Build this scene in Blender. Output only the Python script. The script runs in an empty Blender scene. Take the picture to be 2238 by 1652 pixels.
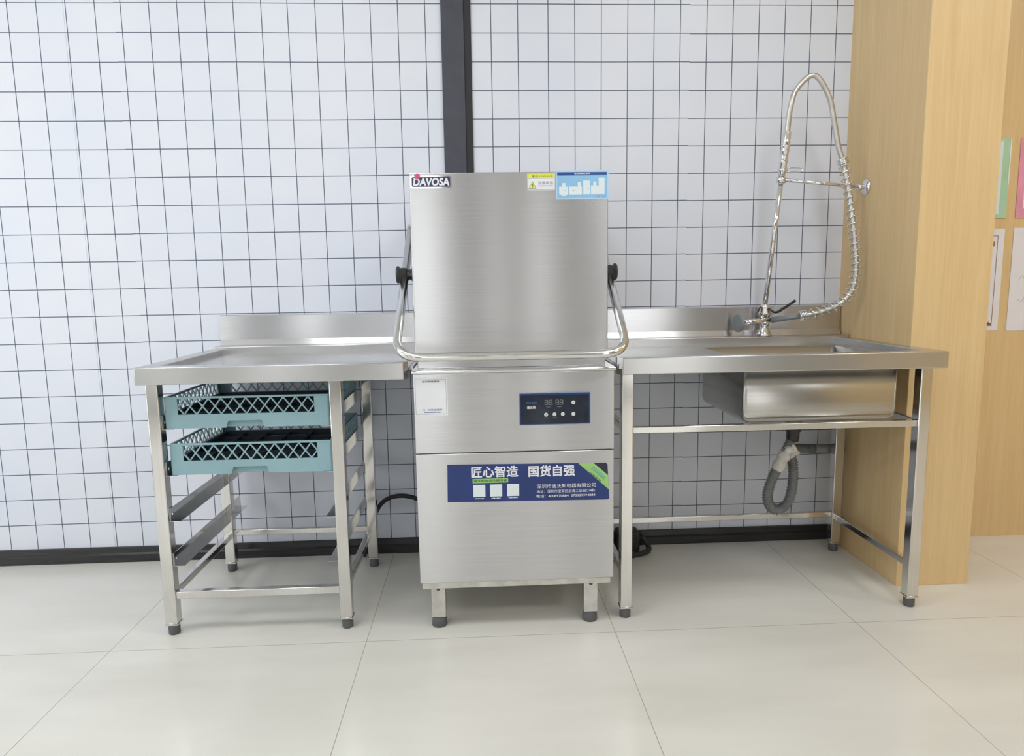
import bpy, bmesh, math, random
from mathutils import Vector, Matrix
random.seed(7)
C = bpy.context.scene.collection
PI = math.pi

# ------------------------------------------------------------------ materials
def new_mat(name):
    m = bpy.data.materials.new(name); m.use_nodes = True
    nt = m.node_tree; b = nt.nodes['Principled BSDF']
    return m, nt, b

def noise(nt, scale=(1, 1, 1), s=5, detail=3, coord='Object', rough=.5):
    tc = nt.nodes.new('ShaderNodeTexCoord'); mp = nt.nodes.new('ShaderNodeMapping')
    mp.inputs['Scale'].default_value = scale
    n = nt.nodes.new('ShaderNodeTexNoise'); n.inputs['Scale'].default_value = s
    n.inputs['Detail'].default_value = detail; n.inputs['Roughness'].default_value = rough
    nt.links.new(tc.outputs[coord], mp.inputs['Vector']); nt.links.new(mp.outputs[0], n.inputs['Vector'])
    return n

def ramp(nt, src, c0, c1, p0=.3, p1=.7):
    r = nt.nodes.new('ShaderNodeValToRGB')
    r.color_ramp.elements[0].position = p0; r.color_ramp.elements[1].position = p1
    r.color_ramp.elements[0].color = (*c0, 1); r.color_ramp.elements[1].color = (*c1, 1)
    nt.links.new(src, r.inputs[0]); return r

def bump(nt, b, src, strength=.1, dist=.001):
    k = nt.nodes.new('ShaderNodeBump'); k.inputs['Strength'].default_value = strength
    k.inputs['Distance'].default_value = dist
    nt.links.new(src, k.inputs['Height']); nt.links.new(k.outputs[0], b.inputs['Normal'])

def plain(name, col, rough=.5, metal=0, var=.06, spec=.5, scale=20, bmp=0):
    m, nt, b = new_mat(name)
    n = noise(nt, s=scale)
    c0 = tuple(max(0, c * (1 - var)) for c in col); c1 = tuple(min(1, c * (1 + var)) for c in col)
    r = ramp(nt, n.outputs['Fac'], c0, c1)
    nt.links.new(r.outputs[0], b.inputs['Base Color'])
    b.inputs['Roughness'].default_value = rough; b.inputs['Metallic'].default_value = metal
    b.inputs['Specular IOR Level'].default_value = spec
    if bmp: bump(nt, b, n.outputs['Fac'], bmp, .002)
    return m

def steel(name, col=(.62, .62, .61), rough=.3, aniso=.8, grain=(4, 4, 500), wob=.05):
    m, nt, b = new_mat(name)
    n = noise(nt, grain, 1, 4)
    r = ramp(nt, n.outputs['Fac'], tuple(c * .93 for c in col), tuple(min(1, c * 1.05) for c in col), .25, .75)
    nt.links.new(r.outputs[0], b.inputs['Base Color'])
    b.inputs['Metallic'].default_value = 1; b.inputs['Roughness'].default_value = rough
    b.inputs['Anisotropic'].default_value = aniso
    t = nt.nodes.new('ShaderNodeCombineXYZ'); t.inputs[0].default_value = 0; t.inputs[1].default_value = 1; t.inputs[2].default_value = 1
    nt.links.new(t.outputs[0], b.inputs['Tangent'])
    w = noise(nt, (1, 1, 1), 3.0, 1)
    bump(nt, b, w.outputs['Fac'], wob, .02)
    return m

M = {}
M['steel'] = steel('brushed_stainless', (.635, .635, .65), .26, .94, (4, 4, 500), .02)
M['deck'] = steel('brushed_stainless_deck', (.60, .60, .60), .26, .6, (4, 500, 4), .08)
M['basin'] = steel('stainless_basin', (.50, .49, .47), .26, .5, (6, 6, 300), .15)
M['tube'] = steel('polished_stainless_tube', (.72, .71, .69), .13, 0, (300, 300, 3), .25)
M['rod'] = steel('polished_handle_steel', (.74, .74, .73), .14, 0, (300, 300, 3), .05)
M['chrome'] = plain('chrome', (.78, .78, .80), .06, 1, .03)
M['dull'] = plain('weathered_tube_steel', (.66, .65, .62), .35, 1, .12, scale=30)
M['black'] = plain('black_plastic', (.018, .018, .02), .35)
M['rubber'] = plain('black_rubber', (.022, .022, .024), .55, bmp=.1)
M['foot'] = plain('grey_foot_plastic', (.10, .105, .11), .5)
M['rack'] = plain('rack_plastic', (.26, .42, .47), .42, var=.05, scale=12)
M['rackshade'] = plain('rack_grid_shade', (.018, .032, .05), .5, var=.1)  # shade inside the racks put into the grid colour
M['corr'] = plain('grey_corrugated_plastic', (.16, .165, .165), .4, var=.12)
M['corrlight'] = plain('light_grey_pipe', (.24, .25, .25), .4, var=.1)
M['tape'] = plain('white_tape', (.6, .58, .53), .7, var=.15, scale=60, bmp=.4)
M['gun'] = plain('grey_gun_plastic', (.25, .27, .28), .4)
M['white'] = plain('white_print', (.80, .82, .86), .4, var=.02)
M['paper'] = plain('white_paper', (.80, .79, .84), .6, var=.02)
M['ink'] = plain('dark_print', (.03, .03, .06), .5)
M['greyink'] = plain('grey_print', (.22, .24, .28), .5)
M['navy'] = plain('navy_print', (.013, .035, .16), .3, var=.15, scale=8)
M['navydark'] = plain('dark_navy_print', (.02, .02, .045), .3)
M['lime'] = plain('lime_print', (.34, .60, .20), .4, var=.05)
M['leaf'] = plain('green_print', (.06, .19, .03), .4)
M['teal'] = plain('teal_print', (.03, .38, .42), .4)
M['yellow'] = plain('yellow_print', (.80, .82, .10), .4, var=.05)
M['olive'] = plain('olive_print', (.28, .30, .01), .4)
M['edgeblue'] = plain('panel_edge_blue', (.22, .36, .50), .3)
M['paleblue'] = plain('pale_blue_print', (.48, .66, .86), .4, var=.03)
M['sky'] = plain('sky_blue_print', (.27, .53, .80), .35, var=.06)
M['royal'] = plain('royal_blue_print', (.02, .08, .30), .35)
M['pale'] = plain('pale_print', (.74, .82, .86), .4, var=.02)
M['badge'] = plain('badge_enamel', (.03, .025, .10), .15, var=.1)
M['rose'] = plain('rose_enamel', (.62, .10, .22), .25)
M['glossblack'] = plain('panel_gloss', (.012, .018, .035), .08, var=.3, scale=40)
M['digit'] = plain('unlit_digit', (.30, .32, .32), .3)
M['bluelogo'] = plain('blue_logo', (.03, .18, .50), .3)
M['button'] = plain('button_white', (.72, .73, .75), .3, var=.02)
M['mint'] = plain('mint_print', (.42, .66, .46), .3, var=.08, scale=10)
M['pink'] = plain('pink_print', (.78, .33, .47), .3, var=.12, scale=10)
M['brown'] = plain('brown_print', (.25, .12, .07), .5)
M['sleeve'] = plain('clear_sleeve_edge', (.78, .86, .84), .12, var=.02)

def trim_mat():
    m, nt, b = new_mat('black_baseboard')
    n = noise(nt, (3, 3, 120), 2, 4)
    r = ramp(nt, n.outputs['Fac'], (.010, .010, .012), (.035, .034, .036))
    nt.links.new(r.outputs[0], b.inputs['Base Color']); b.inputs['Roughness'].default_value = .28
    return m
M['base'] = trim_mat()
M['column'] = plain('charcoal_trim', (.06, .063, .085), .4, var=.1)
M['column2'] = plain('charcoal_groove', (.02, .02, .026), .4)

def wood_mat():
    m, nt, b = new_mat('light_oak_laminate')
    n = noise(nt, (14, 14, .7), 3, 6, rough=.6)
    n2 = noise(nt, (90, 90, 2), 2, 4)
    r = ramp(nt, n.outputs['Fac'], (.70, .495, .245), (.79, .59, .315), .25, .75)
    r2 = ramp(nt, n2.outputs['Fac'], (.94, .935, .92), (1, 1, 1), .3, .7)
    mx = nt.nodes.new('ShaderNodeMix'); mx.data_type = 'RGBA'; mx.blend_type = 'MULTIPLY'; mx.inputs[0].default_value = 1
    nt.links.new(r.outputs[0], mx.inputs[6]); nt.links.new(r2.outputs[0], mx.inputs[7])
    nt.links.new(mx.outputs[2], b.inputs['Base Color']); b.inputs['Roughness'].default_value = .38
    return m
M['wood'] = wood_mat()

def math_node(nt, op, a, b=None, c=None):
    n = nt.nodes.new('ShaderNodeMath'); n.operation = op
    for i, v in enumerate((a, b, c)):
        if v is None: continue
        if isinstance(v, (int, float)): n.inputs[i].default_value = v
        else: nt.links.new(v, n.inputs[i])
    return n.outputs[0]

def line_mask(nt, coord, off, step, half, nominal=None):
    # 1 on a line, 0 in the tile
    u = math_node(nt, 'SUBTRACT', coord, off)
    u = math_node(nt, 'DIVIDE', u, step)
    f = math_node(nt, 'FRACT', u)
    d = math_node(nt, 'SUBTRACT', f, .5); d = math_node(nt, 'ABSOLUTE', d)      # .5 at the line
    return math_node(nt, 'GREATER_THAN', d, .5 - half / (nominal or step))

def wallpaper():
    # square white tiles with thin dark joints, hung in panels whose seams step a few millimetres
    m, nt, b = new_mat('white_square_tile_wallpaper')
    tc = nt.nodes.new('ShaderNodeTexCoord'); sp = nt.nodes.new('ShaderNodeSeparateXYZ')
    nt.links.new(tc.outputs['Object'], sp.inputs[0])
    x, z = sp.outputs[0], sp.outputs[2]
    seam1 = math_node(nt, 'GREATER_THAN', x, -1.27)          # panels left and right of the first seam
    seam2 = math_node(nt, 'GREATER_THAN', x, .80)
    wob = noise(nt, (1.3, 1, 1.1), 1.0, 1)
    wz = math_node(nt, 'MULTIPLY', math_node(nt, 'SUBTRACT', wob.outputs['Fac'], .5), .006)
    # each strip of paper starts its own run of joints
    off = None; P_ = .0980
    runs = [(None, -1.7365), (-1.27, -1.2460), (-.705, -.6630), (-.06, .0650), (.219, .2740), (.81, .8630)]
    prev = runs[0][1]; off = prev
    for sx, base in runs[1:]:
        g = math_node(nt, 'GREATER_THAN', x, sx)
        off = math_node(nt, 'ADD', off, math_node(nt, 'MULTIPLY', g, base - prev)); prev = base
    first = math_node(nt, 'SUBTRACT', 1, seam1)
    pitch = math_node(nt, 'ADD', P_, math_node(nt, 'MULTIPLY', first, .00227))
    zz = math_node(nt, 'ADD', math_node(nt, 'ADD', z, wz), math_node(nt, 'MULTIPLY', seam2, .0015))
    zz = math_node(nt, 'ADD', zz, math_node(nt, 'MULTIPLY', seam1, -.001))
    T = .10027
    lv = line_mask(nt, x, off, pitch, .0015, .098); lh = line_mask(nt, zz, 1.5590 - 16 * T, T, .0015)
    # the faint doubled joint left of the third line
    dbl = math_node(nt, 'COMPARE', x, -1.4435, .0008)
    mask = math_node(nt, 'MAXIMUM', lv, lh)
    mask = math_node(nt, 'MAXIMUM', mask, math_node(nt, 'MULTIPLY', dbl, .35))
    n = noise(nt, (1, 1, 1), 2.5, 2)
    tile = ramp(nt, n.outputs['Fac'], (.73, .775, .875), (.78, .805, .885))
    mx = nt.nodes.new('ShaderNodeMix'); mx.data_type = 'RGBA'
    nt.links.new(mask, mx.inputs[0]); nt.links.new(tile.outputs[0], mx.inputs[6])
    mx.inputs[7].default_value = (.065, .082, .145, 1)
    nt.links.new(mx.outputs[2], b.inputs['Base Color'])
    b.inputs['Roughness'].default_value = .42
    bump(nt, b, math_node(nt, 'MULTIPLY', mask, -1), .2, .001)
    return m
M['tiles'] = wallpaper()

def floor_mat():
    m, nt, b = new_mat('cream_polished_floor_tile')
    tc = nt.nodes.new('ShaderNodeTexCoord'); sp = nt.nodes.new('ShaderNodeSeparateXYZ')
    nt.links.new(tc.outputs['Object'], sp.inputs[0])
    T = .75
    mask = math_node(nt, 'MAXIMUM', line_mask(nt, sp.outputs[0], -1.108, T, .0012), line_mask(nt, sp.outputs[1], -.70, T, .0012))
    n = noise(nt, (.6, 2.2, 1), 2.2, 4)
    t = ramp(nt, n.outputs['Fac'], (.68, .665, .61), (.77, .76, .71))
    mx = nt.nodes.new('ShaderNodeMix'); mx.data_type = 'RGBA'
    nt.links.new(mask, mx.inputs[0]); nt.links.new(t.outputs[0], mx.inputs[6]); mx.inputs[7].default_value = (.42, .40, .34, 1)
    nt.links.new(mx.outputs[2], b.inputs['Base Color']); b.inputs['Roughness'].default_value = .2
    return m
M['floor'] = floor_mat()
M['ceiling'] = plain('white_ceiling', (.82, .82, .80), .8, var=.02)
M['plaster'] = plain('off_white_plaster', (.66, .65, .62), .7, var=.04, scale=3)
M['greywall'] = plain('grey_plaster', (.31, .30, .30), .7, var=.04, scale=3)

def emit(name, col, s):
    m, nt, b = new_mat(name)
    n = noise(nt, s=2)
    r = ramp(nt, n.outputs['Fac'], tuple(c * .97 for c in col), col)
    nt.links.new(r.outputs[0], b.inputs['Emission Color']); b.inputs['Emission Strength'].default_value = s
    b.inputs['Base Color'].default_value = (.8, .8, .8, 1)
    return m
M['sun'] = emit('bright_daylit_pane', (.96, .98, 1.0), 2.1)
M['led'] = emit('led_diffuser', (.95, .98, 1.0), 11.5)
M['bandglow'] = emit('reflection_glow_pane', (.95, .98, 1.0), 1.45)  # added glow for the unseen front openings, mirrored by the steel

# ------------------------------------------------------------------ mesh helpers
def bx(bm, x0, x1, y0, y1, z0, z1, bev=0, seg=2):
    vs = [bm.verts.new((x, y, z)) for x in (x0, x1) for y in (y0, y1) for z in (z0, z1)]
    q = [(0, 1, 3, 2), (4, 6, 7, 5), (0, 4, 5, 1), (2, 3, 7, 6), (0, 2, 6, 4), (1, 5, 7, 3)]
    fs = [bm.faces.new([vs[i] for i in f]) for f in q]
    if bev:
        es = list({e for f in fs for e in f.edges})
        r = bmesh.ops.bevel(bm, geom=es, offset=bev, segments=seg, profile=.5, affect='EDGES', clamp_overlap=True)
        for f in r['faces']: f.smooth = True
    return bm

def smooth_path(pts, n=8):
    P = [Vector(p) for p in pts]
    if len(P) < 3: return P
    out = []
    for i in range(len(P) - 1):
        p0 = P[i - 1] if i else P[0] * 2 - P[1]
        p1, p2 = P[i], P[i + 1]
        p3 = P[i + 2] if i + 2 < len(P) else P[-1] * 2 - P[-2]
        for k in range(n):
            t = k / n
            out.append(.5 * ((2 * p1) + (-p0 + p2) * t + (2 * p0 - 5 * p1 + 4 * p2 - p3) * t * t + (-p0 + 3 * p1 - 3 * p2 + p3) * t ** 3))
    out.append(P[-1]); return out

def tube(bm, path, r, n=12, cap=True, rf=None):
    path = [Vector(p) for p in path]
    rings = []; up = None
    for i, p in enumerate(path):
        a = path[max(i - 1, 0)]; b = path[min(i + 1, len(path) - 1)]
        t = (b - a).normalized()
        if up is None:
            up = Vector((0, 0, 1)) if abs(t.z) < .9 else Vector((0, 1, 0))
        up = (up - t * up.dot(t)).normalized(); s = t.cross(up)
        rr = rf(i / (len(path) - 1)) if rf else r
        rings.append([bm.verts.new(p + (up * math.cos(2 * PI * k / n) + s * math.sin(2 * PI * k / n)) * rr) for k in range(n)])
    for A, B in zip(rings, rings[1:]):
        for k in range(n):
            f = bm.faces.new((A[k], A[(k + 1) % n], B[(k + 1) % n], B[k])); f.smooth = True
    if cap:
        bm.faces.new(rings[0][::-1]); bm.faces.new(rings[-1])
    return bm

def lathe(bm, prof, origin=(0, 0, 0), axis=(0, 0, 1), n=24):
    # prof: list of (radius, height)
    ax = Vector(axis).normalized(); u = Vector((1, 0, 0)) if abs(ax.x) < .9 else Vector((0, 1, 0))
    u = (u - ax * u.dot(ax)).normalized(); v = ax.cross(u); o = Vector(origin)
    rings = []
    for r, h in prof:
        rings.append([bm.verts.new(o + ax * h + (u * math.cos(2 * PI * k / n) + v * math.sin(2 * PI * k / n)) * max(r, .0002)) for k in range(n)])
    for A, B in zip(rings, rings[1:]):
        for k in range(n):
            f = bm.faces.new((A[k], A[(k + 1) % n], B[(k + 1) % n], B[k])); f.smooth = True
    bm.faces.new(rings[0][::-1]); bm.faces.new(rings[-1])
    return bm

def poly_xz(bm, pts, y0, y1):
    a = [bm.verts.new((x, y0, z)) for x, z in pts]; b = [bm.verts.new((x, y1, z)) for x, z in pts]
    bm.faces.new(a); bm.faces.new(b[::-1])
    n = len(pts)
    for k in range(n): bm.faces.new((a[k], b[k], b[(k + 1) % n], a[(k + 1) % n]))
    return bm

def prism(bm, pts, axis, lo, hi):
    """pts in the plane across the axis ('x': (y,z), 'y': (x,z), 'z': (x,y))"""
    def P(p, h):
        return {'x': (h, p[0], p[1]), 'y': (p[0], h, p[1]), 'z': (p[0], p[1], h)}[axis]
    a = [bm.verts.new(P(p, lo)) for p in pts]; b = [bm.verts.new(P(p, hi)) for p in pts]
    bm.faces.new(a); bm.faces.new(b[::-1]); n = len(pts)
    for k in range(n): bm.faces.new((a[k], b[k], b[(k + 1) % n], a[(k + 1) % n]))
    return bm

def round_rect(x0, x1, z0, z1, r, n=5):
    pts = []
    for cx, cz, a0 in ((x1 - r, z1 - r, 0), (x0 + r, z1 - r, 90), (x0 + r, z0 + r, 180), (x1 - r, z0 + r, 270)):
        for k in range(n + 1):
            a = math.radians(a0 + 90 * k / n); pts.append((cx + r * math.cos(a), cz + r * math.sin(a)))
    return pts

def finish(bm):
    bmesh.ops.recalc_face_normals(bm, faces=bm.faces)

def obj(name, bm, mat, parent=None, label=None, weight=True):
    finish(bm)
    me = bpy.data.meshes.new(name); bm.to_mesh(me); bm.free()
    me.materials.append(M[mat] if isinstance(mat, str) else mat)
    o = bpy.data.objects.new(name, me); C.objects.link(o)
    if parent:
        o.parent = parent
        o.matrix_parent_inverse = Matrix.Identity(4)
        ow = world_loc(parent)
        me.transform(Matrix.Translation(-ow))
    if label: o['label'] = label
    return o

def world_loc(o):
    v = Vector((0, 0, 0))
    while o is not None:
        v += o.location; o = o.parent
    return v

def recentre(o):
    """put a single-mesh thing's origin at the middle of its base"""
    vs = [v.co for v in o.data.vertices]
    c = Vector(((min(v.x for v in vs) + max(v.x for v in vs)) / 2, (min(v.y for v in vs) + max(v.y for v in vs)) / 2, min(v.z for v in vs)))
    o.data.transform(Matrix.Translation(-c)); o.location = o.location + c
    return o

def tag(o, label, cat, group=None):
    o['label'] = label; o['category'] = cat
    if group: o['group'] = group
    return o

def thing(name, label, cat, loc=(0, 0, 0), group=None):
    o = bpy.data.objects.new(name, None); C.objects.link(o); o.location = loc
    o.empty_display_size = .1
    return tag(o, label, cat, group)

def struct(name, bm, mat, parent=None):
    o = obj(name, bm, mat, parent)
    if not parent: o['kind'] = 'structure'
    return o

def B(): return bmesh.new()

def text(name, s, x0, x1, z0, z1, y, mat, parent, bold=.0, rot=0, shear=0):
    """lettering facing -Y, fitted to the box x0..x1, z0..z1"""
    cu = bpy.data.curves.new(name, 'FONT'); cu.body = s; cu.size = 1; cu.resolution_u = 3; cu.shear = shear
    to = bpy.data.objects.new(name, cu); C.objects.link(to)
    dg = bpy.context.evaluated_depsgraph_get(); dg.update()
    me = bpy.data.meshes.new_from_object(to.evaluated_get(dg))
    bpy.data.objects.remove(to); bpy.data.curves.remove(cu)
    vs = [v.co for v in me.vertices]
    ax, bxx = min(v.x for v in vs), max(v.x for v in vs); ay, by = min(v.y for v in vs), max(v.y for v in vs)
    w, h = x1 - x0, z1 - z0
    cx, cz = (x0 + x1) / 2, (z0 + z1) / 2
    ca, sa = math.cos(rot), math.sin(rot)
    for v in me.vertices:
        u = ((v.co.x - ax) / (bxx - ax) - .5) * w; t = ((v.co.y - ay) / (by - ay) - .5) * h
        v.co = (cx + u * ca - t * sa, y, cz + u * sa + t * ca)
    if bold:
        f = bold * h
        bm = bmesh.new(); bm.from_mesh(me); base = bm.verts[:] + bm.edges[:] + bm.faces[:]
        for k, (dx, dz) in enumerate(((-f, 0), (f, 0), (0, -f), (0, f), (-f * .7, -f * .7), (f * .7, f * .7), (f * .7, -f * .7), (-f * .7, f * .7))):
            g = bmesh.ops.duplicate(bm, geom=base)['geom']
            bmesh.ops.translate(bm, vec=(dx, -.000004 * (k + 1), dz), verts=[v for v in g if isinstance(v, bmesh.types.BMVert)])
        bm.to_mesh(me); bm.free()
    me.materials.clear(); me.materials.append(M[mat])
    o = bpy.data.objects.new(name, me); C.objects.link(o)
    o.parent = parent; me.transform(Matrix.Translation(-world_loc(parent)))
    return o

def dashes(bm, x0, x1, z0, z1, y, n, seed=1, fill=.72):
    """tiny unreadable print: a line of little strokes"""
    rnd = random.Random(seed); w = (x1 - x0) / n
    for k in range(n):
        a = x0 + k * w; 
        zz0 = z0 + rnd.uniform(0, .15) * (z1 - z0); zz1 = z1 - rnd.uniform(0, .15) * (z1 - z0)
        bx(bm, a, a + w * fill, y, y + .0002, zz0, zz1)
    return bm

# ------------------------------------------------------------------ setting
XL, XR, YF, H = -3.4, 3.6, -5.2, 2.85
struct('floor', bx(B(), XL - .1, XR + .1, YF - .1, .1, -.05, 0), 'floor')
struct('ceiling', bx(B(), XL - .1, XR + .1, YF - .1, .1, H, H + .05), 'ceiling')
struct('wall_back', bx(B(), XL, 1.415, 0, .1, 0, H), 'tiles')
struct('wall_back_right', bx(B(), 1.415, XR, -.045, .1, 0, H), 'wood')
bm = B()
wl = (-3.1, -1.0, .25, 2.25)
bx(bm, XL - .1, XL, YF, wl[0], 0, H); bx(bm, XL - .1, XL, wl[1], .1, 0, H)
bx(bm, XL - .1, XL, wl[0], wl[1], 0, wl[2]); bx(bm, XL - .1, XL, wl[0], wl[1], wl[3], H)
struct('wall_left', bm, 'plaster')
bm = B()
for a, b, c, d in ((wl[0], wl[0] + .05, wl[2], wl[3]), (wl[1] - .05, wl[1], wl[2], wl[3]), (-2.075, -2.025, wl[2], wl[3]), (wl[0] + .05, wl[1] - .05, wl[2], wl[2] + .05), (wl[0] + .05, wl[1] - .05, wl[3] - .05, wl[3])):
    bx(bm, XL - .07, XL + .01, a, b, c, d)
f = struct('unseen_window_7', bm, 'plaster')
for a, b in ((wl[0] + .05, -2.075), (-2.025, wl[1] - .05)):
    obj('pane', bx(B(), XL - .06, XL - .05, a, b, wl[2] + .05, wl[3] - .05), 'sun', f)
struct('wall_right', bx(B(), XR, XR + .1, YF, .1, 0, H), 'wood')
# front wall behind the camera, glowing openings added to reflect as bands in the steel
bm = B()
opens = [(-3.2, -2.78, .1, 2.4), (-2.15, -1.70, .1, 2.4), (-.78, -.30, .1, 2.4), (.08, .24, .1, 2.4), (.48, .70, .1, 2.4), (1.40, 2.25, .1, 2.4)]
xs = XL
for a, b, c, d in opens:
    bx(bm, xs, a, YF - .1, YF, 0, H); bx(bm, a, b, YF - .1, YF, 0, c); bx(bm, a, b, YF - .1, YF, d, H); xs = b
bx(bm, xs, XR, YF - .1, YF, 0, H)
struct('wall_front', bm, 'greywall')
for i, (a, b, c, d) in enumerate(opens):
    bm = B()
    for u0, u1, w0, w1 in ((a, a + .04, c, d), (b - .04, b, c, d), (a + .04, b - .04, c, c + .04), (a + .04, b - .04, d - .04, d)):
        bx(bm, u0, u1, YF - .06, YF + .01, w0, w1)
    f = struct('unseen_window_%d' % (i + 1), bm, 'plaster')
    p = obj('pane', bx(B(), a + .04, b - .04, YF - .05, YF - .04, c + .04, d - .04), 'bandglow', f)
# baseboard
bm = B()
prism(bm, [(0, 0), (-.018, 0), (-.018, .030), (-.012, .036), (-.010, .056), (0, .058)], 'x', XL, 1.415)
struct('baseboard_back', bm, 'base')
# charcoal vertical trim between the two runs of tiles
bm = B(); bx(bm, -.116, -.034, -.012, 0, .058, H, .002); 
t1 = struct('trim_1', bm, 'column')
bm = B(); bx(bm, -.033, -.008, -.006, 0, .058, H); obj('trim_groove', bm, 'column2', t1)
# wooden pillar boxed out from the wall
struct('trim_2', bx(B(), 1.414, 1.668, -.465, -.045, 0, H, .0015), 'wood')

# ceiling fixtures
k = 0
for x in (-2.4, -.9, 1.15, 2.9):
    for y in (-1.55, -3.5):
        t = thing('ceiling_light', 'square white ceiling light panel, %s row, %s' % ('front' if y > -2 else 'rear', {-2.4: 'left of the table with the racks', -.9: 'over the table with the racks', 1.15: 'over the sink side', 2.9: 'by the papered wood wall'}[x]), 'light', (x, y, H - .03), 'ceiling light panels')
        bm = B()
        for a, b, c, d in ((-.3, .3, -.3, -.28), (-.3, .3, .28, .3), (-.3, -.28, -.28, .28), (.28, .3, -.28, .28)):
            bx(bm, x + a, x + b, y + c, y + d, H - .03, H)
        obj('frame', bm, 'ceiling', t)
        obj('diffuser', bx(B(), x - .28, x + .28, y - .28, y + .28, H - .02, H - .012), 'led', t)

# ------------------------------------------------------------------ tables
def leg_parts(t, x0, y0, w=.036, top=.78, foot=.036, name='leg', mat='tube'):
    bm = bx(B(), x0, x0 + w, y0, y0 + w, foot, top, .003)
    bx(bm, x0 - .002, x0 + w + .002, y0 - .002, y0 + w + .002, foot - .003, foot + .001)
    l = obj(name, bm, mat, t)
    bm = B(); c = (x0 + w / 2, y0 + w / 2)
    lathe(bm, [(.015, 0), (.017, .003), (.017, foot - .008), (.014, foot - .004)], (c[0], c[1], 0))
    obj('foot', bm, 'foot', l)
    return l

def bar(t, x0, x1, y0, y1, z0, z1, name='brace', mat='tube', bev=.002):
    return obj(name, bx(B(), x0, x1, y0, y1, z0, z1, bev), mat, t)

YA, YB_ = -.655, -.02     # front face of the aprons, back
RT, DK = .832, .812       # rim and deck heights

# ---- left table
lt = thing('outlet_table', 'stainless steel table left of the dishwasher with dish rack rails underneath', 'table', (-.6, -.33, 0))
x0, x1 = -.990, -.213
bm = B()
# deck with the notched right front corner that meets the machine
prism(bm, [(x0 + .002, YA + .002), (x1 - .012, YA + .002), (x1 - .001, YA + .03), (x1 - .001, -.03), (x0 + .002, -.03)], 'z', DK - .012, DK)
bx(bm, x1 - .004, -.2035, -.57, -.08, DK - .012, DK - .002)                 # lip that laps on to the machine
bx(bm, x0, x1 - .010, YA, YA + .046, .781, RT, .003)                      # rolled front rim and apron
prism(bm, [(x1 - .014, YA + .001), (x1 - .001, YA + .022), (x1 - .001, YA + .046), (x1 - .014, YA + .046)], 'z', .781, RT)
bx(bm, x0, x0 + .05, YA + .0462, -.02, .781, RT, .003)                      # left rim
bx(bm, x0 + .018, x1, -.098, -.024, DK - .004, .842, .003)                 # rear ledge
top = obj('worktop', bm, 'deck', lt)
bm = B()
prism(bm, [(-.024, .842), (-.034, .842), (-.022, .862), (-.020, .950), (-.014, .954), (-.001, .954), (-.001, .946), (-.012, .944), (-.014, .842)], 'x', x0 + .018, -.19)
obj('backsplash', bm, 'steel', lt)
lx, rx, fy, by = -.979, -.449, -.620, -.150
for x in (lx, rx):
    leg_parts(lt, x, fy); leg_parts(lt, x + (.012 if x == lx else .012), by)
bar(lt, lx + .036, rx, fy + .006, fy + .028, .115, .138)
bar(lt, lx + .048, rx + .012, by + .006, by + .026, .139, .160)
bar(lt, lx + .014, lx + .034, fy + .036, by, .121, .143)
bar(lt, rx + .008, rx + .028, fy + .036, by, .121, .143)
for zb in (.640, .499, .358, .217):
    for s, xa in ((1, lx + .0365), (-1, rx - .0005)):
        bm = B()
        pts = [(xa, zb), (xa + s * .030, zb), (xa + s * .030, zb + .0015), (xa + s * .0015, zb + .0015), (xa + s * .0015, zb + .042), (xa, zb + .042)]
        if s < 0: pts = pts[::-1]
        prism(bm, pts, 'y', -.608, -.03)
        r_ = obj('rack_rail', bm, 'tube', lt)
        bm = B(); lathe(bm, [(.005, 0), (.005, .001), (.002, .002)], (xa + s * .0015, -.592, zb + .02), (s, 0, 0), 8)
        if s > 0: obj('bolt', bm, 'chrome', r_)
# ---- right table with sink
rt = thing('sink_table', 'stainless steel sink table right of the dishwasher with open frame legs', 'sink table', (.91, -.33, 0))
x0, x1 = .407, 1.412
SX0, SX1, SY0, SY1 = .815, 1.308, -.578, -.175
bm = B()
# deck around the basin opening
bx(bm, x0 + .002, SX0, YA + .002, -.03, DK - .012, DK); bx(bm, SX1, x1 - .002, YA + .002, -.03, DK - .012, DK)
bx(bm, SX0, SX1, YA + .002, SY0, DK - .012, DK); bx(bm, SX0, SX1, SY1, -.03, DK - .012, DK)
bx(bm, .4015, x0 + .004, -.57, -.08, DK - .012, DK - .002)
prism(bm, [(x0, YA + .02), (x0 + .012, YA), (x0 + .014, YA), (x0 + .014, YA + .044), (x0, YA + .044)], 'z', .781, RT)
bx(bm, x0 + .010, x1, YA, YA + .044, .781, RT, .003)
bx(bm, x1 - .045, x1, YA + .0442, -.02, .781, RT, .003)
bx(bm, x0, x1 - .006, -.098, -.024, DK - .004, .842, .003)
obj('worktop', bm, 'deck', rt)
bm = B()
prism(bm, [(-.024, .842), (-.034, .842), (-.022, .862), (-.020, .950), (-.014, .954), (-.001, .954), (-.001, .946), (-.012, .944), (-.014, .842)], 'x', .36, 1.409)
obj('backsplash', bm, 'steel', rt)
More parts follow.
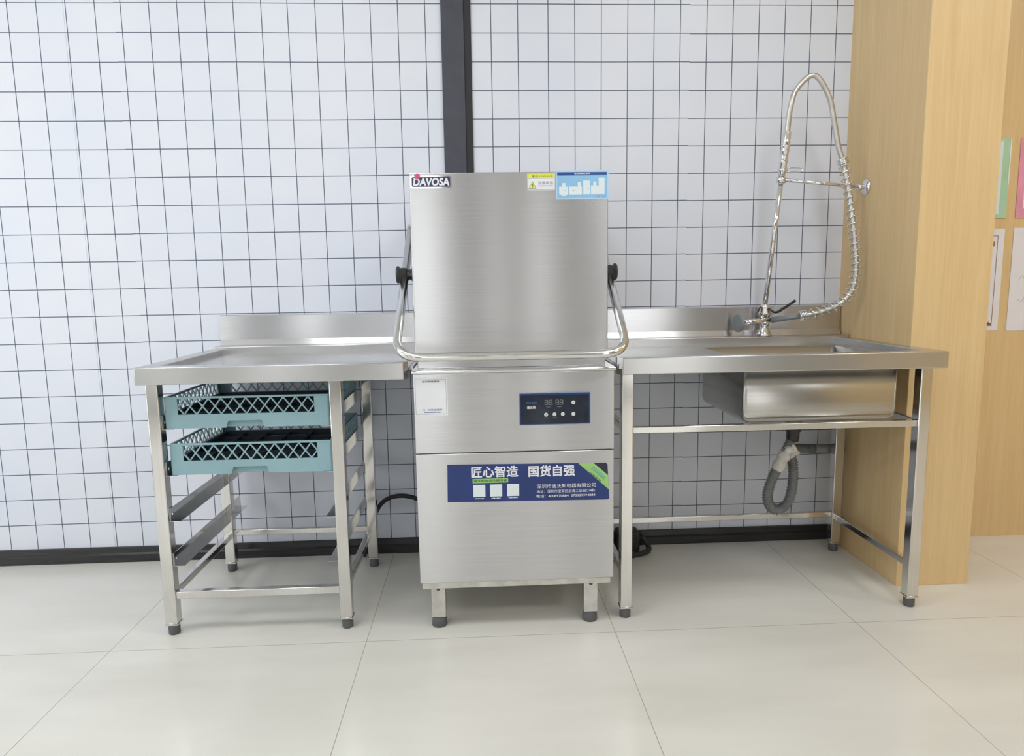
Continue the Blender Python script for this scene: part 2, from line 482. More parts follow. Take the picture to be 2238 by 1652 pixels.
# basin: open rounded box, inner and outer skin
def ring(bm, x0, x1, y0, y1, z, r, n=4):
    return [bm.verts.new((p[0], p[1], z)) for p in round_rect(x0, x1, y0, y1, r, n)]
bm = B(); rings = []
def lev(d, z, r): rings.append(ring(bm, SX0 + d, SX1 - d, SY0 + d, SY1 - d, z, r))
lev(0, DK - .001, .012); lev(0, .632, .012)
for k in range(1, 5):
    a = k / 4 * PI / 2; lev(.026 * (1 - math.cos(a)), .632 - .026 * math.sin(a), .012 + .02 * k / 4)
lev(.05, .603, .02)
nb = len(rings)
lev(.052, .605, .02)
for k in range(4, 0, -1):
    a = k / 4 * PI / 2; lev(.0018 + .026 * (1 - math.cos(a)), .634 - .026 * math.sin(a), .012 + .02 * k / 4)
lev(.0018, .634, .012); lev(.0018, DK - .001, .012)
for A, Bq in zip(rings, rings[1:]):
    if A is rings[nb - 1]: continue
    for k in range(len(A)):
        f = bm.faces.new((A[k], A[(k + 1) % len(A)], Bq[(k + 1) % len(A)], Bq[k])); f.smooth = True
bm.faces.new(rings[nb - 1]); bm.faces.new(rings[nb][::-1])
A, Bq = rings[0], rings[-1]
for k in range(len(A)): bm.faces.new((A[k], A[(k + 1) % len(A)], Bq[(k + 1) % len(A)], Bq[k]))
basin = obj('basin', bm, 'basin', rt)
bm = B(); lathe(bm, [(.045, 0), (.045, .002), (.03, .003), (.028, .001)], (1.075, -.37, .6052), n=20)
obj('drain_strainer', bm, 'chrome', basin)
bm = B(); lathe(bm, [(.016, 0), (.016, .165), (.019, .168), (.019, .178), (.012, .18)], (1.265, -.235, .606), n=16)  # chrome tube added in place of a highlight in the basin corner
obj('corner_glint', bm, 'chrome', basin)
for x in (.425, 1.354):
    leg_parts(rt, x, -.620); leg_parts(rt, x - (.003 if x < 1 else .006), -.150)
bar(rt, .461, 1.354, -.614, -.594, .594, .614)
bar(rt, .458, 1.348, -.144, -.124, .138, .159)
for x in (.433, 1.360): bar(rt, x, x + .020, -.584, -.150, .128, .150)
bar(rt, .433, .453, -.584, -.150, .594, .614); bar(rt, 1.360, 1.380, -.584, -.150, .594, .614)

# ------------------------------------------------------------------ dish racks
def lattice(bm, x0, x1, z0, z1, n, t, w, along='x', c=0, sgn=1):
    """n diamonds of crossed bars between x0..x1, z0..z1; t wall thickness, w bar width"""
    d = (x1 - x0) / n; h = z1 - z0
    def strip(a, b, inset=0):
        ax, az = a; bx_, bz = b; L = math.hypot(bx_ - ax, bz - az); nx, nz = -(bz - az) / L * w / 2, (bx_ - ax) / L * w / 2
        q = [(ax + nx, az + nz), (bx_ + nx, bz + nz), (bx_ - nx, bz - nz), (ax - nx, az - nz)]
        if along == 'x': prism(bm, q, 'y', c + sgn * inset, c + sgn * (t - inset))
        else: prism(bm, q, 'x', c + sgn * inset, c + sgn * (t - inset))
    zm = z0 + h / 2
    strip((x0, zm), (x0 + d / 2, z1)); strip((x0, zm), (x0 + d / 2, z0))
    strip((x1 - d / 2, z1), (x1, zm)); strip((x1 - d / 2, z0), (x1, zm))
    for i in range(n - 1):
        a = x0 + (i + .5) * d
        strip((a, z0), (a + d, z1)); strip((a, z1), (a + d, z0), .0004)

def make_rack(x0, z0, label, W=.484):
    Dp, HH = .447, .095; y0 = -.602; x1 = x0 + W; y1 = y0 + Dp; z1 = z0 + HH
    t = thing('dish_rack', label, 'rack', ((x0 + x1) / 2, (y0 + y1) / 2, z0), 'dishwasher racks on the rails')
    zl, zh = z0 + .042, z1 - .006
    for nm, yy, s in (('front_panel', y0, 1), ('back_panel', y1, -1)):
        bm = B(); T = .004 * s
        ca, cb = x0 + .178, x0 + .290
        prism(bm, [(x0 + .006, z0), (ca, z0), (ca + .007, z0 + .021), (cb - .007, z0 + .021), (cb, z0), (x1 - .006, z0), (x1 - .006, zl), (x0 + .006, zl)], 'y', yy, yy + T)
        bx(bm, x0 + .006, x0 + .040, min(yy, yy + T), max(yy, yy + T), zl, zh); bx(bm, x1 - .044, x1 - .006, min(yy, yy + T), max(yy, yy + T), zl, zh)
        bx(bm, x0 + .004, x1 - .004, min(yy, yy + 2 * T), max(yy, yy + 2 * T), zh, z1, .001)
        lattice(bm, x0 + .040, x1 - .044, zl, zh, 11, .005, .0038, 'x', yy, s)
        # recessed finger grip
        bx(bm, ca - .004, cb + .004, min(yy + 4.5 * T, yy + 4 * T), max(yy + 4.5 * T, yy + 4 * T), z0, z0 + .024)
        bx(bm, ca - .004, cb + .004, min(yy + T, yy + 4.2 * T), max(yy + T, yy + 4.2 * T), z0 + .0212, z0 + .024)
        obj(nm, bm, 'rack', t)
    for xx, s in ((x0, 1), (x1, -1)):
        bm = B(); T = .004 * s
        bx(bm, min(xx, xx + T), max(xx, xx + T), y0 + .006, y1 - .006, z0, zl)
        bx(bm, min(xx, xx + T), max(xx, xx + T), y0 + .006, y0 + .03, zl, zh); bx(bm, min(xx, xx + T), max(xx, xx + T), y1 - .03, y1 - .006, zl, zh)
        bx(bm, min(xx, xx + 2 * T), max(xx, xx + 2 * T), y0 + .004, y1 - .004, zh, z1, .001)
        lattice(bm, y0 + .03, y1 - .03, zl, zh, 12, .004, .0034, 'y', xx, s)
        obj('side_panel', bm, 'rack', t)
    for cx, cy, a0 in ((x1 - .008, y1 - .008, 0), (x0 + .008, y1 - .008, 90), (x0 + .008, y0 + .008, 180), (x1 - .008, y0 + .008, 270)):
        bm = B()
        pts = [(cx + .008 * math.cos(math.radians(a0 + 90 * k / 5)), cy + .008 * math.sin(math.radians(a0 + 90 * k / 5))) for k in range(6)]
        pts += [(cx + .004 * math.cos(math.radians(a0 + 90 * k / 5)), cy + .004 * math.sin(math.radians(a0 + 90 * k / 5))) for k in range(5, -1, -1)]
        prism(bm, pts, 'z', z0, z1)
        obj('corner_post', bm, 'rack', t)
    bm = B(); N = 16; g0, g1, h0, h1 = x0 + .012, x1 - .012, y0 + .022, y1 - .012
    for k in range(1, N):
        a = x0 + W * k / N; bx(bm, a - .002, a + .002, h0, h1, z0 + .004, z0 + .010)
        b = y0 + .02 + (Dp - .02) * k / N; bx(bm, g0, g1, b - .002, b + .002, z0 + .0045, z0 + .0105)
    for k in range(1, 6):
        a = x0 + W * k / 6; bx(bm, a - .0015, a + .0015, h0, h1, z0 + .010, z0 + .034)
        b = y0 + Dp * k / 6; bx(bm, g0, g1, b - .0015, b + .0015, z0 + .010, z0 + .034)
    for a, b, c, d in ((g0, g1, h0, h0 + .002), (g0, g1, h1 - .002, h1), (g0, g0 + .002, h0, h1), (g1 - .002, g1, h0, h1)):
        bx(bm, a, b, c, d, z0 + .004, z0 + .0415)  # liner walls added to darken the rack interior like shade
    obj('base_grid', bm, 'rackshade', t, 'inner grid and liner, coloured dark as shade')
    return t
make_rack(-.938, .6418, 'grey-blue plastic dish rack on the upper pair of rails, just under the worktop')
make_rack(-.932, .5008, 'grey-blue plastic dish rack directly below the other rack, on the second rails', .480)

# ------------------------------------------------------------------ hood dishwasher
dw = thing('hood_dishwasher', 'tall stainless steel hood dishwasher with lift handle between the two tables', 'dishwasher', (.1, -.36, 0))
FX0, FX1, FY = -.196, .394, -.660
obj('cabinet', bx(B(), FX0 + .004, FX1 - .004, FY + .014, -.06, .150, .797, .002), 'steel', dw)
obj('control_fascia', bx(B(), FX0, FX1, FY, FY + .0135, .5605, .797, .002), 'steel', dw)
obj('front_panel', bx(B(), FX0, FX1, FY, FY + .0135, .157, .5575, .002), 'steel', dw)
bm = B(); bx(bm, FX0 - .006, FX1 + .006, FY - .004, -.055, .7965, .8075, .005, 3)
obj('top_rim', bm, 'rod', dw)
obj('plinth', bx(B(), FX0 + .006, FX1 - .008, FY + .004, -.07, .137, .1565, .002), 'dull', dw)
for x in (-.166, .306):
    for y in (-.635, -.16):
        l = obj('leg', bx(B(), x, x + .044, y, y + .044, .034, .137, .003), 'dull', dw)
        bm = B(); lathe(bm, [(.02, 0), (.024, .004), (.022, .03), (.016, .036)], (x + .022, y + .022, 0)); obj('foot', bm, 'foot', l)
        bm = B(); lathe(bm, [(.006, 0), (.006, .002), (.003, .004)], (x + .022, y, .128), (0, -1, 0), 8); obj('bolt', bm, 'foot', l)
hood = obj('hood', bx(B(), -.192, .381, -.622, -.10, .832, 1.371, .004, 3), 'steel', dw)
obj('hood_skirt', bx(B(), -.186, .376, -.612, -.11, .8075, .834, .002), 'steel', dw)
# lift handle: one bent bar running round the front
AL, AR, YBAR, ZBAR = -.232, .411, -.770, .857
def bent(pts, r, n=7):
    P = [Vector(p) for p in pts]; out = [P[0]]
    for i in range(1, len(P) - 1):
        a = (P[i - 1] - P[i]).normalized(); b = (P[i + 1] - P[i]).normalized()
        p = P[i] + a * r; q = P[i] + b * r
        for k in range(n + 1):
            t = k / n; out.append(p * (1 - t) ** 2 + P[i] * 2 * t * (1 - t) + q * t * t)
    out.append(P[-1]); return out
arm = Vector((0, .27, .228)).normalized()
def armpt(x, s): return (x, YBAR + arm.y * s, ZBAR + arm.z * s)
pts = [armpt(AL + .012, .60), armpt(AL, .0), armpt(AR, .0), armpt(AR - .012, .60)]
bm = B(); tube(bm, bent(pts, .075, 12), .0125, 16); hd = obj('lift_handle', bm, 'rod', dw)
for x, s, xin in ((AL, -1, -.192), (AR, 1, .381)):
    c = armpt(x, .355); bm = B()
    lathe(bm, [(.030, -.044), (.030, -.036), (.017, -.030), (.017, .006), (.026, .012), (.027, .018), (.024, .022)] if s > 0 else
          [(.024, -.022), (.027, -.018), (.026, -.012), (.017, -.006), (.017, .030), (.030, .036), (.030, .044)], c, (1, 0, 0), 20)
    bmesh.ops.scale(bm, vec=(.88, 1, 1), verts=bm.verts, space=Matrix.Translation((-c[0], -c[1], -c[2])))
    bx(bm, c[0] - .014, c[0] + .014, c[1] - .019, c[1] + .019, c[2] - .021, c[2] + .021, .004)
    obj('handle_clamp', bm, 'black', hd, 'black plastic clamp')
    e = armpt(x - s * .012, .592); bm = B()
    lathe(bm, [(.013, 0), (.013, abs(x - xin) - .004)], (x - s * .006, e[1], e[2]), (-s, 0, 0), 16); obj('pivot', bm, 'rod', hd)

# badge
YH, YC = -.6222, -.6604
bd = obj('brand_badge', prism(B(), round_rect(-.188, -.071, 1.327, 1.362, .006), 'y', YH - .003, YH), 'chrome', dw)
obj('badge_field', prism(B(), round_rect(-.184, -.075, 1.331, 1.358, .004), 'y', YH - .0036, YH - .003), 'badge', bd)
text('lettering', 'DAVOSA', -.179, -.078, 1.3345, 1.3545, YH - .0042, 'white', bd, bold=.055, shear=.12)
bm = B()
for k in range(5):
    a = 2 * PI * k / 5 + .3; cx, cz = -.168 + .0045 * math.cos(a), 1.3595 + .0045 * math.sin(a)
    prism(bm, [(cx + .0042 * math.cos(2 * PI * j / 10), cz + .0042 * math.sin(2 * PI * j / 10)) for j in range(10)], 'y', YH - .0052 + k * .0001, YH - .0045)
obj('rose_emblem', bm, 'rose', bd, 'pink flower emblem')
# yellow and white warning sticker
ws = obj('warning_sticker', bx(B(), .1465, .2262, YH - .0006, YH, 1.3185, 1.3655), 'white', dw, 'yellow and white warning sticker')
obj('yellow_band', bx(B(), .149, .2240, YH - .0009, YH - .0006, 1.3525, 1.3632), 'yellow', ws)
text('lettering', '警告/WARNING', .160, .219, 1.3548, 1.3610, YH - .0012, 'olive', ws, bold=.015)
bm = B(); prism(bm, [(.1495, 1.3235), (.1728, 1.3235), (.16115, 1.3445)], 'y', YH - .0009, YH - .0006)
tri = obj('warning_triangle', bm, 'greyink', ws)
bm = B(); prism(bm, [(.1520, 1.3250), (.1703, 1.3250), (.16115, 1.3415)], 'y', YH - .0012, YH - .0009); obj('triangle_field', bm, 'yellow', tri)
bm = B(); prism(bm, [(.1597, 1.3290), (.1626, 1.3290), (.1632, 1.3370), (.1591, 1.3370)], 'y', YH - .0015, YH - .0012)
bx(bm, .1597, .1626, YH - .0015, YH - .0012, 1.3262, 1.3282); obj('exclamation_mark', bm, 'olive', tri)
text('lettering', '注意高温', .1765, .2205, 1.3352, 1.3440, YH - .0009, 'greyink', ws)
obj('small_print', dashes(B(), .1765, .2205, 1.3300, 1.3325, YH - .0009, 14, 3), 'greyink', ws)
bm = B()
for a, b, c, d in ((.148, .2248, 1.3200, 1.3206), (.148, .2248, 1.3515, 1.3521), (.148, .1486, 1.3200, 1.364), (.2242, .2248, 1.3200, 1.364), (.148, .2248, 1.3634, 1.364)):
    bx(bm, a, b, YH - .0009, YH - .0006, c, d)
obj('outline', bm, 'greyink', ws)
# blue sticker with the machine diagram
bs = obj('diagram_sticker', bx(B(), .2295, .3815, YH - .0006, YH, 1.2925, 1.3745), 'paleblue', dw, 'blue sticker with a white line-up of appliances')
obj('blue_field', bx(B(), .2322, .3775, YH - .0009, YH - .0006, 1.2962, 1.3575), 'sky', bs)
obj('title_band', prism(B(), round_rect(.2322, .3762, 1.3595, 1.3690, .0015), 'y', YH - .0009, YH - .0006), 'royal', bs)
text('lettering', '商用洗碗机系列', .282, .327, 1.3612, 1.3674, YH - .0012, 'white', bs, bold=.02)
bm = B()
for a, b, c, d in ((.238, .263, 1.3060, 1.3285), (.247, .256, 1.3285, 1.3385), (.266, .304, 1.3060, 1.3285), (.292, .301, 1.3285, 1.3410), (.3075, .3275, 1.3065, 1.3450),
                   (.330, .349, 1.3065, 1.3310), (.337, .346, 1.3310, 1.3420), (.3525, .3700, 1.3065, 1.3530), (.349, .3525, 1.3065, 1.3290), (.244, .259, 1.3020, 1.3060)):
    bx(bm, a, b, YH - .0012, YH - .0009, c, d)
obj('appliance_drawing', bm, 'pale', bs)
for a, c in ((.253, 1.3155), (.277, 1.3155), (.319, 1.3230), (.349, 1.2990)):
    obj('small_print', bx(B(), a, a + .005, YH - .0015, YH - .0012, c, c + .0016), 'greyink', bs)
obj('small_print', bx(B(), .360, .373, YH - .0012, YH - .0009, 1.2975, 1.2992), 'greyink', bs)
# service sticker on the fascia: the code square itself is left blank
qs = obj('service_sticker', bx(B(), -.1945, -.0975, YC - .0006, YC, .6735, .7865), 'white', dw, 'white sticker in a thin blue outline')
bm = B()
for a, b, c, d in ((-.191, -.101, .6785, .6792), (-.191, -.101, .7805, .7812), (-.191, -.1903, .6785, .7812), (-.1017, -.101, .6785, .7812)):
    bx(bm, a, b, YC - .0009, YC - .0006, c, d)
obj('outline', bm, 'greyink', qs)
text('lettering', '迪沃斯服务码', -.1705, -.1210, .7725, .7780, YC - .0009, 'ink', qs, bold=.01)
text('lettering', '扫一扫快速报修', -.1720, -.1140, .6885, .6945, YC - .0009, 'royal', qs)
obj('small_print', dashes(B(), -.166, -.118, .6825, .6855, YC - .0009, 16, 5), 'royal', qs)
# control panel
cp = obj('control_panel', prism(B(), round_rect(.1110, .3225, .6385, .7350, .004), 'y', YC - .0020, YC), 'edgeblue', dw, 'glossy black control panel with a blue edge')
face = obj('panel_face', prism(B(), round_rect(.1130, .3205, .6405, .7330, .0035), 'y', YC - .0026, YC - .0020), 'navy', cp)
obj('panel_glass', prism(B(), round_rect(.1165, .3170, .6430, .7275, .003), 'y', YC - .0030, YC - .0026), 'glossblack', cp)
YP = YC - .0030
text('lettering', 'DAVOSA', .1315, .1655, .7035, .7085, YP - .0003, 'bluelogo', cp, bold=.02)
text('lettering', '迪沃斯', .1345, .1600, .6875, .6965, YP - .0003, 'button', cp, bold=.03)
seg = {'a': (.1, .9, .93, 1), 'b': (.86, 1, .53, .93), 'c': (.86, 1, .07, .47), 'd': (.1, .9, 0, .07), 'e': (0, .14, .07, .47), 'f': (0, .14, .53, .93), 'g': (.1, .9, .465, .535)}
for xx in (.1870, .2190):
    bm = B()
    for kk in range(2):
        for s_ in seg.values():
            w_, h_ = .0095, .0150; ox = xx + kk * .0125; sh = .0015
            bx(bm, ox + s_[0] * w_, ox + s_[1] * w_, YP - .0004, YP - .0001, .6985 + s_[2] * h_, .6985 + s_[3] * h_)
        bx(bm, ox + .0102, ox + .0112, YP - .0004, YP - .0001, .6985, .6997)
    obj('digit_display', bm, 'digit', cp)
for a, b, c, k in ((.191, .206, .6915, 2), (.224, .239, .6915, 4), (.184, .198, .6595, 6), (.209, .223, .6595, 7)):
    obj('small_print', dashes(B(), a, b, c, c + .0013, YP - .0004, 5, k), 'digit', cp)
for i_, (xx, zz) in enumerate(((.2715, .7045), (.1905, .6695), (.2155, .6700), (.2400, .6702), (.2715, .6697))):
    bm = B(); lathe(bm, [(.0056, 0), (.0058, .0006), (.0054, .0012)], (xx, YP, zz), (0, -1, 0), 20)
    b_ = obj('button', bm, 'button', cp)
    bm = B()
    if i_ == 0: prism(bm, [(xx - .0015, zz - .002), (xx + .0022, zz), (xx - .0015, zz + .002)], 'y', YP - .0015, YP - .0012)
    elif i_ == 1: prism(bm, [(xx - .0018, zz - .0015), (xx + .0018, zz - .0015), (xx, zz + .0024)], 'y', YP - .0015, YP - .0012)
    elif i_ == 2: prism(bm, [(xx - .0022, zz - .002), (xx - .0008, zz - .002), (xx + .0022, zz + .002), (xx + .0008, zz + .002)], 'y', YP - .0015, YP - .0012)
    elif i_ == 3: bx(bm, xx - .0024, xx + .0024, YP - .0015, YP - .0012, zz - .0007, zz + .0007)
    else:
        prism(bm, [(xx - .0022, zz - .0018), (xx - .001, zz - .0022), (xx + .0004, zz - .0018), (xx - .0010, zz + .0018)], 'y', YP - .0015, YP - .0012)
    obj('symbol', bm, 'greyink', b_)
# banner sticker on the lower panel
bn = obj('banner_sticker', prism(B(), [(-.106, .410), (.375, .4045), (.3800, .4085), (.3740, .5130), (.3690, .5180), (-.104, .5250)], 'y', YC - .0006, YC), 'navy', dw, 'dark blue banner sticker with white Chinese lettering and a lime corner stripe')
bm = B(); prism(bm, [(.2860, .5190), (.3320, .5185), (.3755, .4800), (.3780, .4360)], 'y', YC - .0009, YC - .0006); lime = obj('lime_stripe', bm, 'lime', bn)
bm = B(); prism(bm, [(.3335, .5178), (.3690, .5172), (.3742, .5125), (.3752, .4820)], 'y', YC - .0009, YC - .0006); obj('dark_corner', bm, 'navydark', bn)
text('lettering', 'DAVOSA', .322, .372, .4820, .4925, YC - .0012, 'teal', bn, bold=.02, rot=-.72)
text('lettering', '洗碗专家', .3150, .3600, .4735, .4785, YC - .0012, 'leaf', bn, bold=.02, rot=-.72)
text('lettering', '匠心智造', -.0330, .1050, .4835, .5165, YC - .0010, 'white', bn, bold=.028)
text('lettering', '国货自强', .1370, .2750, .4815, .5150, YC - .0010, 'white', bn, bold=.028)
bm = B(); bx(bm, -.0305, .0755, YC - .0009, YC - .0006, .4665, .4795); obj('lime_strip', bm, 'lime', bn)
text('lettering', '迪沃斯商用洗碗专家', -.0275, .0725, .4690, .4775, YC - .0012, 'leaf', bn, bold=.02)
for i_, a in enumerate((-.0290, .0210, .0720)):
    obj('blank_square', bx(B(), a, a + .036, YC - .0009, YC - .0006, .4240, .4610), 'pale', bn)
    obj('small_print', dashes(B(), a + .004, a + .032, .4170, .4205, YC - .0009, 7, 11 + i_), 'pale', bn)
text('lettering', '深圳市迪沃斯电器有限公司', .1610, .3385, .4445, .4580, YC - .0009, 'white', bn)
text('lettering', '地址：深圳市宝安区后海工业园C14栋', .1605, .3370, .4300, .4400, YC - .0009, 'white', bn)
text('lettering', '电话：4008970884  075527394884', .1600, .3370, .4165, .4255, YC - .0009, 'white', bn, bold=.01)

# ------------------------------------------------------------------ pre-rinse faucet
fc = thing('pre_rinse_faucet', 'tall chrome spring hose faucet at the back of the sink table', 'faucet', (1.089, -.066, .8425))
FXc, FYc = 1.089, -.066
bm = B(); lathe(bm, [(.029, 0), (.030, .004), (.024, .010), (.022, .016), (.014, .030), (.013, .036)], (FXc, FYc, .8425)); obj('base_flange', bm, 'chrome', fc)
bm = B(); lathe(bm, [(.012, .030), (.018, .038), (.021, .050), (.018, .060), (.015, .066), (.020, .074), (.022, .088), (.018, .100), (.019, .108), (.016, .116), (.011, .122)], (FXc, FYc, .8425)); 
obj('valve_body', bm, 'chrome', fc)
P0 = Vector((FXc, FYc, .960)); P1 = Vector((1.108, -.152, 1.523))
def rp(z): t = (z - P0.z) / (P1.z - P0.z); return P0.lerp(P1, t)
bm = B(); tube(bm, [P0, rp(1.43)], .0095, 16); obj('riser', bm, 'chrome', fc)
# upper coupling of the riser, with ribs
d = (P1 - P0).normalized()
bm = B(); lathe(bm, [(.010, 0), (.014, .003), (.0135, .045), (.015, .048), (.0145, .052), (.0135, .055), (.0145, .085), (.016, .088), (.0145, .091), (.015, .100), (.017, .104), (.015, .108), (.016, .116), (.014, .120), (.014, .150), (.011, .154)], rp(1.425), d); obj('riser_coupling', bm, 'chrome', fc)
# hose arching over to the right and down into the spring
top = rp(1.56)
hp = smooth_path([top, top + d * .10, (1.135, -.17, 1.72), (1.19, -.18, 1.76), (1.245, -.18, 1.69), (1.275, -.17, 1.60), (1.297, -.165, 1.518), (1.318, -.165, 1.462), (1.338, -.175, 1.36), (1.352, -.19, 1.235), (1.366, -.195, 1.102), (1.364, -.190, 1.03), (1.352, -.180, .992), (1.318, -.168, .957), (1.262, -.148, .932), (1.197, -.130, .917)], 10)
bm = B(); tube(bm, hp, .0095, 12); obj('hose', bm, 'dull', fc)
# spring wrapped round the hose from the coupling down
i0 = min(range(len(hp)), key=lambda i: (hp[i] - Vector((1.310, -.165, 1.482))).length)
sp_path = hp[i0:]
cum = [0]
for a, b in zip(sp_path, sp_path[1:]): cum.append(cum[-1] + (b - a).length)
Lt = cum[-1]
def at_len(s):
    for i in range(len(cum) - 1):
        if cum[i + 1] >= s:
            t = (s - cum[i]) / max(cum[i + 1] - cum[i], 1e-9); return sp_path[i].lerp(sp_path[i + 1], t), (sp_path[i + 1] - sp_path[i]).normalized()
    return sp_path[-1], (sp_path[-1] - sp_path[-2]).normalized()
turns = []; s = 0; ang = 0; up = Vector((0, 1, 0))
while s < Lt:
    p, t = at_len(s); up = (up - t * up.dot(t)).normalized(); sd = t.cross(up)
    turns.append(p + (up * math.cos(ang) + sd * math.sin(ang)) * .0185)
    pitch = .005 if (s < .022 or s > Lt - .024) else .0235
    ang += 2 * PI / 16; s += pitch / 16
bm = B(); tube(bm, turns, .0025, 6); obj('spring', bm, 'chrome', fc)
# spray gun resting in line behind the valve body
a = Vector((1.200, -.132, .918)); b = Vector((1.110, -.080, .903)); c = Vector((1.030, -.072, .896)); e = Vector((.998, -.070, .893))
bm = B(); tube(bm, [a, a.lerp(b, .5), b], .0105, 14, rf=lambda t: .0085 + .003 * t); obj('spray_grip', bm, 'gun', fc, 'grey plastic spray grip')
bm = B(); tube(bm, [b, c, e], .009, 14, rf=lambda t: .011 if .2 < t < .8 else .0085); obj('spray_neck', bm, 'chrome', fc)
bm = B(); lathe(bm, [(.012, -.004), (.020, .002), (.032, .007), (.035, .010), (.035, .017), (.031, .020), (.015, .020)], e, (-1, -.28, .06)); obj('spray_head', bm, 'gun', fc, 'round grey spray head')
bm = B(); tube(bm, smooth_path([(1.098, -.085, .945), (1.118, -.100, .932), (1.150, -.105, .950), (1.187, -.11, .976)], 5), .004, 10, rf=lambda t: .003 + .0022 * min(1, t * 2)); obj('lever', bm, 'black', fc, 'black lever')
bm = B(); tube(bm, smooth_path([(1.082, -.07, .955), (1.066, -.075, .948), (1.058, -.08, .935)], 4), .003, 8); obj('hook', bm, 'black', fc)
# collar, holder loop, wall arm and flange
cz = rp(1.412); bm = B(); lathe(bm, [(.011, -.012), (.017, -.010), (.018, .0), (.017, .010), (.011, .012)], cz, d); obj('collar', bm, 'chrome', fc)
wallp = Vector((1.4135, -.150, 1.383))
bm = B(); tube(bm, [cz + Vector((.014, 0, 0)), cz.lerp(wallp, .5), wallp - Vector((.03, 0, 0))], .006, 12, rf=lambda t: .007 - .0015 * t)
lathe(bm, [(.010, 0), (.012, .004), (.012, .024), (.010, .028)], wallp - Vector((.032, 0, 0)), (1, 0, 0), 6); obj('wall_arm', bm, 'chrome', fc)
bm = B(); lathe(bm, [(.010, 0), (.020, .004), (.028, .010), (.030, .014)], wallp - Vector((.0140, 0, 0)), (1, 0, 0), 28); obj('wall_flange', bm, 'chrome', fc)
hz = rp(1.447); bm = B(); lathe(bm, [(.011, -.006), (.018, -.004), (.018, .004), (.011, .006)], hz, d)
tube(bm, [hz + Vector((-.016, 0, 0)), hz + Vector((-.030, -.002, -.006))], .004, 8)
loop = [hz + Vector((.016, 0, .006)), hz + Vector((.060, -.002, .007)), hz + Vector((.071, -.002, .004)), hz + Vector((.072, -.002, -.003)), hz + Vector((.060, -.002, -.007)), hz + Vector((.016, 0, -.006))]
tube(bm, smooth_path(loop, 5), .0028, 8); obj('hose_holder', bm, 'chrome', fc)

# ------------------------------------------------------------------ drain hose below the basin
dr = thing('drain_hose', 'grey corrugated drain hose looped with white tape beneath the sink basin', 'hose', (1.075, -.37, .25))
bm = B(); lathe(bm, [(.020, -.032), (.022, -.020), (.022, .000), (.027, .004), (.027, .034), (.031, .038), (.031, .062), (.022, .066), (.020, .070)], (1.075, -.37, .532)); obj('drain_nut', bm, 'black', dr, 'black drain nut')
def corrugated(bm, path, r, pitch=.0085, amp=.0022):
    L = 0; out = []; path = [Vector(p) for p in path]; cum = [0]
    for a, b in zip(path, path[1:]): cum.append(cum[-1] + (b - a).length)
    n = int(cum[-1] / pitch * 4)
    pts = []; j = 0
    for i in range(n + 1):
        s = cum[-1] * i / n
        while j < len(cum) - 2 and cum[j + 1] < s: j += 1
        pts.append(path[j].lerp(path[j + 1], (s - cum[j]) / max(cum[j + 1] - cum[j], 1e-9)))
    return tube(bm, pts, r, 14, True, lambda t: r + amp * math.cos(t * n / 4 * 2 * PI))
bm = B(); corrugated(bm, smooth_path([(1.075, -.37, .535), (1.068, -.37, .495), (1.048, -.365, .445), (1.017, -.36, .375), (1.000, -.355, .310), (1.012, -.35, .262), (1.045, -.345, .245), (1.082, -.34, .272), (1.098, -.335, .335), (1.099, -.33, .400), (1.092, -.325, .435), (1.108, -.29, .446), (1.140, -.20, .428), (1.185, -.115, .408), (1.240, -.083, .400), (1.305, -.080, .396)], 8), .0165); obj('corrugated_hose', bm, 'corr', dr)
bm = B(); tube(bm, smooth_path([(1.300, -.080, .396), (1.340, -.080, .394), (1.4125, -.080, .392)], 5), .019, 16); obj('outlet_pipe', bm, 'corrlight', dr)
bm = B(); tube(bm, smooth_path([(1.081, -.372, .480), (1.066, -.371, .470), (1.046, -.366, .440), (1.026, -.362, .395)], 6), .020, 14, rf=lambda t: .0205 + .002 * math.sin(t * 23)); 
tube(bm, smooth_path([(1.060, -.388, .448), (1.085, -.380, .458), (1.105, -.350, .452), (1.116, -.320, .446)], 5), .010, 8, rf=lambda t: .007 + .002 * math.sin(t * 17)); obj('tape_wrap', bm, 'tape', dr, 'loose white tape')

# ------------------------------------------------------------------ cables
bm = B(); tube(bm, smooth_path([(-.47, -.055, .008), (-.440, -.058, .12), (-.405, -.06, .205), (-.365, -.062, .240), (-.315, -.062, .249), (-.262, -.058, .236), (-.21, -.045, .20), (-.17, -.035, .14)], 8), .0085, 10)
recentre(tag(obj('power_cable', bm, 'rubber'), 'black cable arching from the floor to the dishwasher, left of the machine', 'cable'))
bm = B(); tube(bm, smooth_path([(.627, -.060, .050), (.640, -.066, .035), (.648, -.085, .014), (.630, -.115, .011), (.585, -.140, .011), (.52, -.160, .011), (.42, -.20, .011)], 8), .0105, 10)
recentre(tag(obj('power_cable', bm, 'rubber'), 'thick black cable curling on the floor under the sink table', 'cable'))
bm = B()
bx(bm, .520, .612, -.095, -.022, .0, .084, .012, 3); bx(bm, .54, .59, -.1, -.09, .02, .06, .003)
recentre(tag(obj('socket_block', bm, 'rubber'), 'black power block on the floor behind the sink table leg', 'socket'))

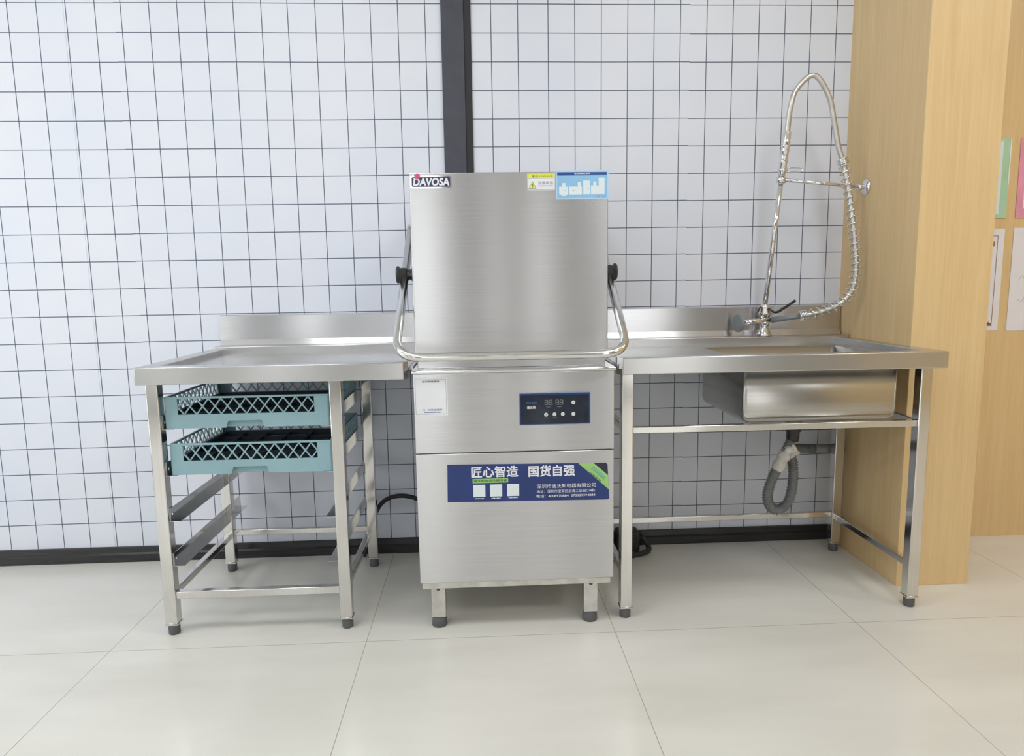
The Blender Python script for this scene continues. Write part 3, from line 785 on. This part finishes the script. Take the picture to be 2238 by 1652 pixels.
# ------------------------------------------------------------------ papers on the wood wall
YW = -.0455
def sheet(name, x0, x1, z0, z1, mat, label, cat='poster', y=YW, th=.002):
    o = obj(name, bx(B(), x0, x1, y - th, y, z0, z1), mat)
    recentre(o); return tag(o, label, cat, 'papers pinned to the wood wall')
g = sheet('poster', 1.82, 2.029, 1.275, 1.572, 'mint', 'green sheet in a glossy sleeve, upper row beside the pillar')
obj('pale_band', bx(B(), 1.86, 1.998, YW - .0026, YW - .002, 1.290, 1.560), 'pale', g)
obj('sleeve_edge', bx(B(), 2.0245, 2.029, YW - .0034, YW - .002, 1.40, 1.572), 'sleeve', g)
p_ = sheet('poster', 2.066, 2.275, 1.275, 1.572, 'pink', 'pink poster in the upper row, right of the green sheet')
obj('pale_patch', bx(B(), 2.092, 2.25, YW - .0026, YW - .002, 1.31, 1.44), 'pale', p_)
bm = B(); lathe(bm, [(.02, 0), (.02, .0005)], (2.104, YW - .002, 1.475), (0, -1, 0), 14); obj('pink_blot', bm, 'rose', p_)
c_ = sheet('certificate_poster', 1.75, 2.030, .845, 1.235, 'paper', 'white certificate with a thin brown border, beside the pillar', 'certificate')
bm = B()
for a, b, c, d in ((1.775, 2.005, 1.208, 1.210), (2.003, 2.005, .872, 1.210), (1.775, 1.777, .872, 1.210), (1.775, 2.005, .870, .872)): bx(bm, a, b, YW - .0026, YW - .002, c, d)
obj('border_line', bm, 'brown', c_)
bm = B(); prism(bm, [(1.985, .862), (2.006, .862), (2.001, .874), (1.996, .868), (1.991, .880)], 'y', YW - .0026, YW - .002); obj('ornament', bm, 'brown', c_); obj('red_mark', bx(B(), 1.988, 1.9925, YW - .0026, YW - .002, 1.168, 1.188), 'brown', c_)
w_ = sheet('paper_poster', 2.066, 2.346, .843, 1.238, 'paper', 'large white sheet with faint sketches, lower row at the edge', 'paper')
bm = B(); tube(bm, smooth_path([(2.10, YW - .0021, 1.04), (2.115, YW - .0021, 1.055), (2.13, YW - .0021, 1.035), (2.15, YW - .0021, 1.06)], 4), .0006, 5); obj('sketch_lines', bm, 'greyink', w_)
bm = B(); tube(bm, smooth_path([(2.10, YW - .0021, .965), (2.12, YW - .0021, .955), (2.13, YW - .0021, .975), (2.16, YW - .0021, .96)], 4), .0006, 5); obj('sketch_lines', bm, 'greyink', w_)

# ------------------------------------------------------------------ camera, world, view
R = [[0.9987177, -0.0216815, 0.0457477], [-0.0482433, -0.1336609, 0.9898522], [-0.0153468, -0.9907899, -0.1345355]]
cam = bpy.data.cameras.new('camera'); co = bpy.data.objects.new('camera', cam); C.objects.link(co)
mw = Matrix(((R[0][0], -R[0][1], -R[0][2], 0), (R[1][0], -R[1][1], -R[1][2], -2.645), (R[2][0], -R[2][1], -R[2][2], 1.05), (0, 0, 0, 1)))
co.matrix_world = mw
cam.sensor_width = 36; cam.lens = 1497.87 / 2238 * 36; cam.clip_start = .05
bpy.context.scene.camera = co
w = bpy.data.worlds.new('world'); bpy.context.scene.world = w; w.use_nodes = True
w.node_tree.nodes['Background'].inputs[0].default_value = (.8, .88, 1, 1); w.node_tree.nodes['Background'].inputs[1].default_value = .3
vs = bpy.context.scene.view_settings
vs.view_transform = 'Standard'; vs.look = 'None'; vs.exposure = 0.12; vs.gamma = 1; vs.use_curve_mapping = False
bpy.context.scene.display_settings.display_device = 'sRGB'
cy = bpy.context.scene.cycles
cy.use_denoising = True; cy.max_bounces = 8; cy.diffuse_bounces = 4; cy.glossy_bounces = 5; cy.sample_clamp_indirect = 6
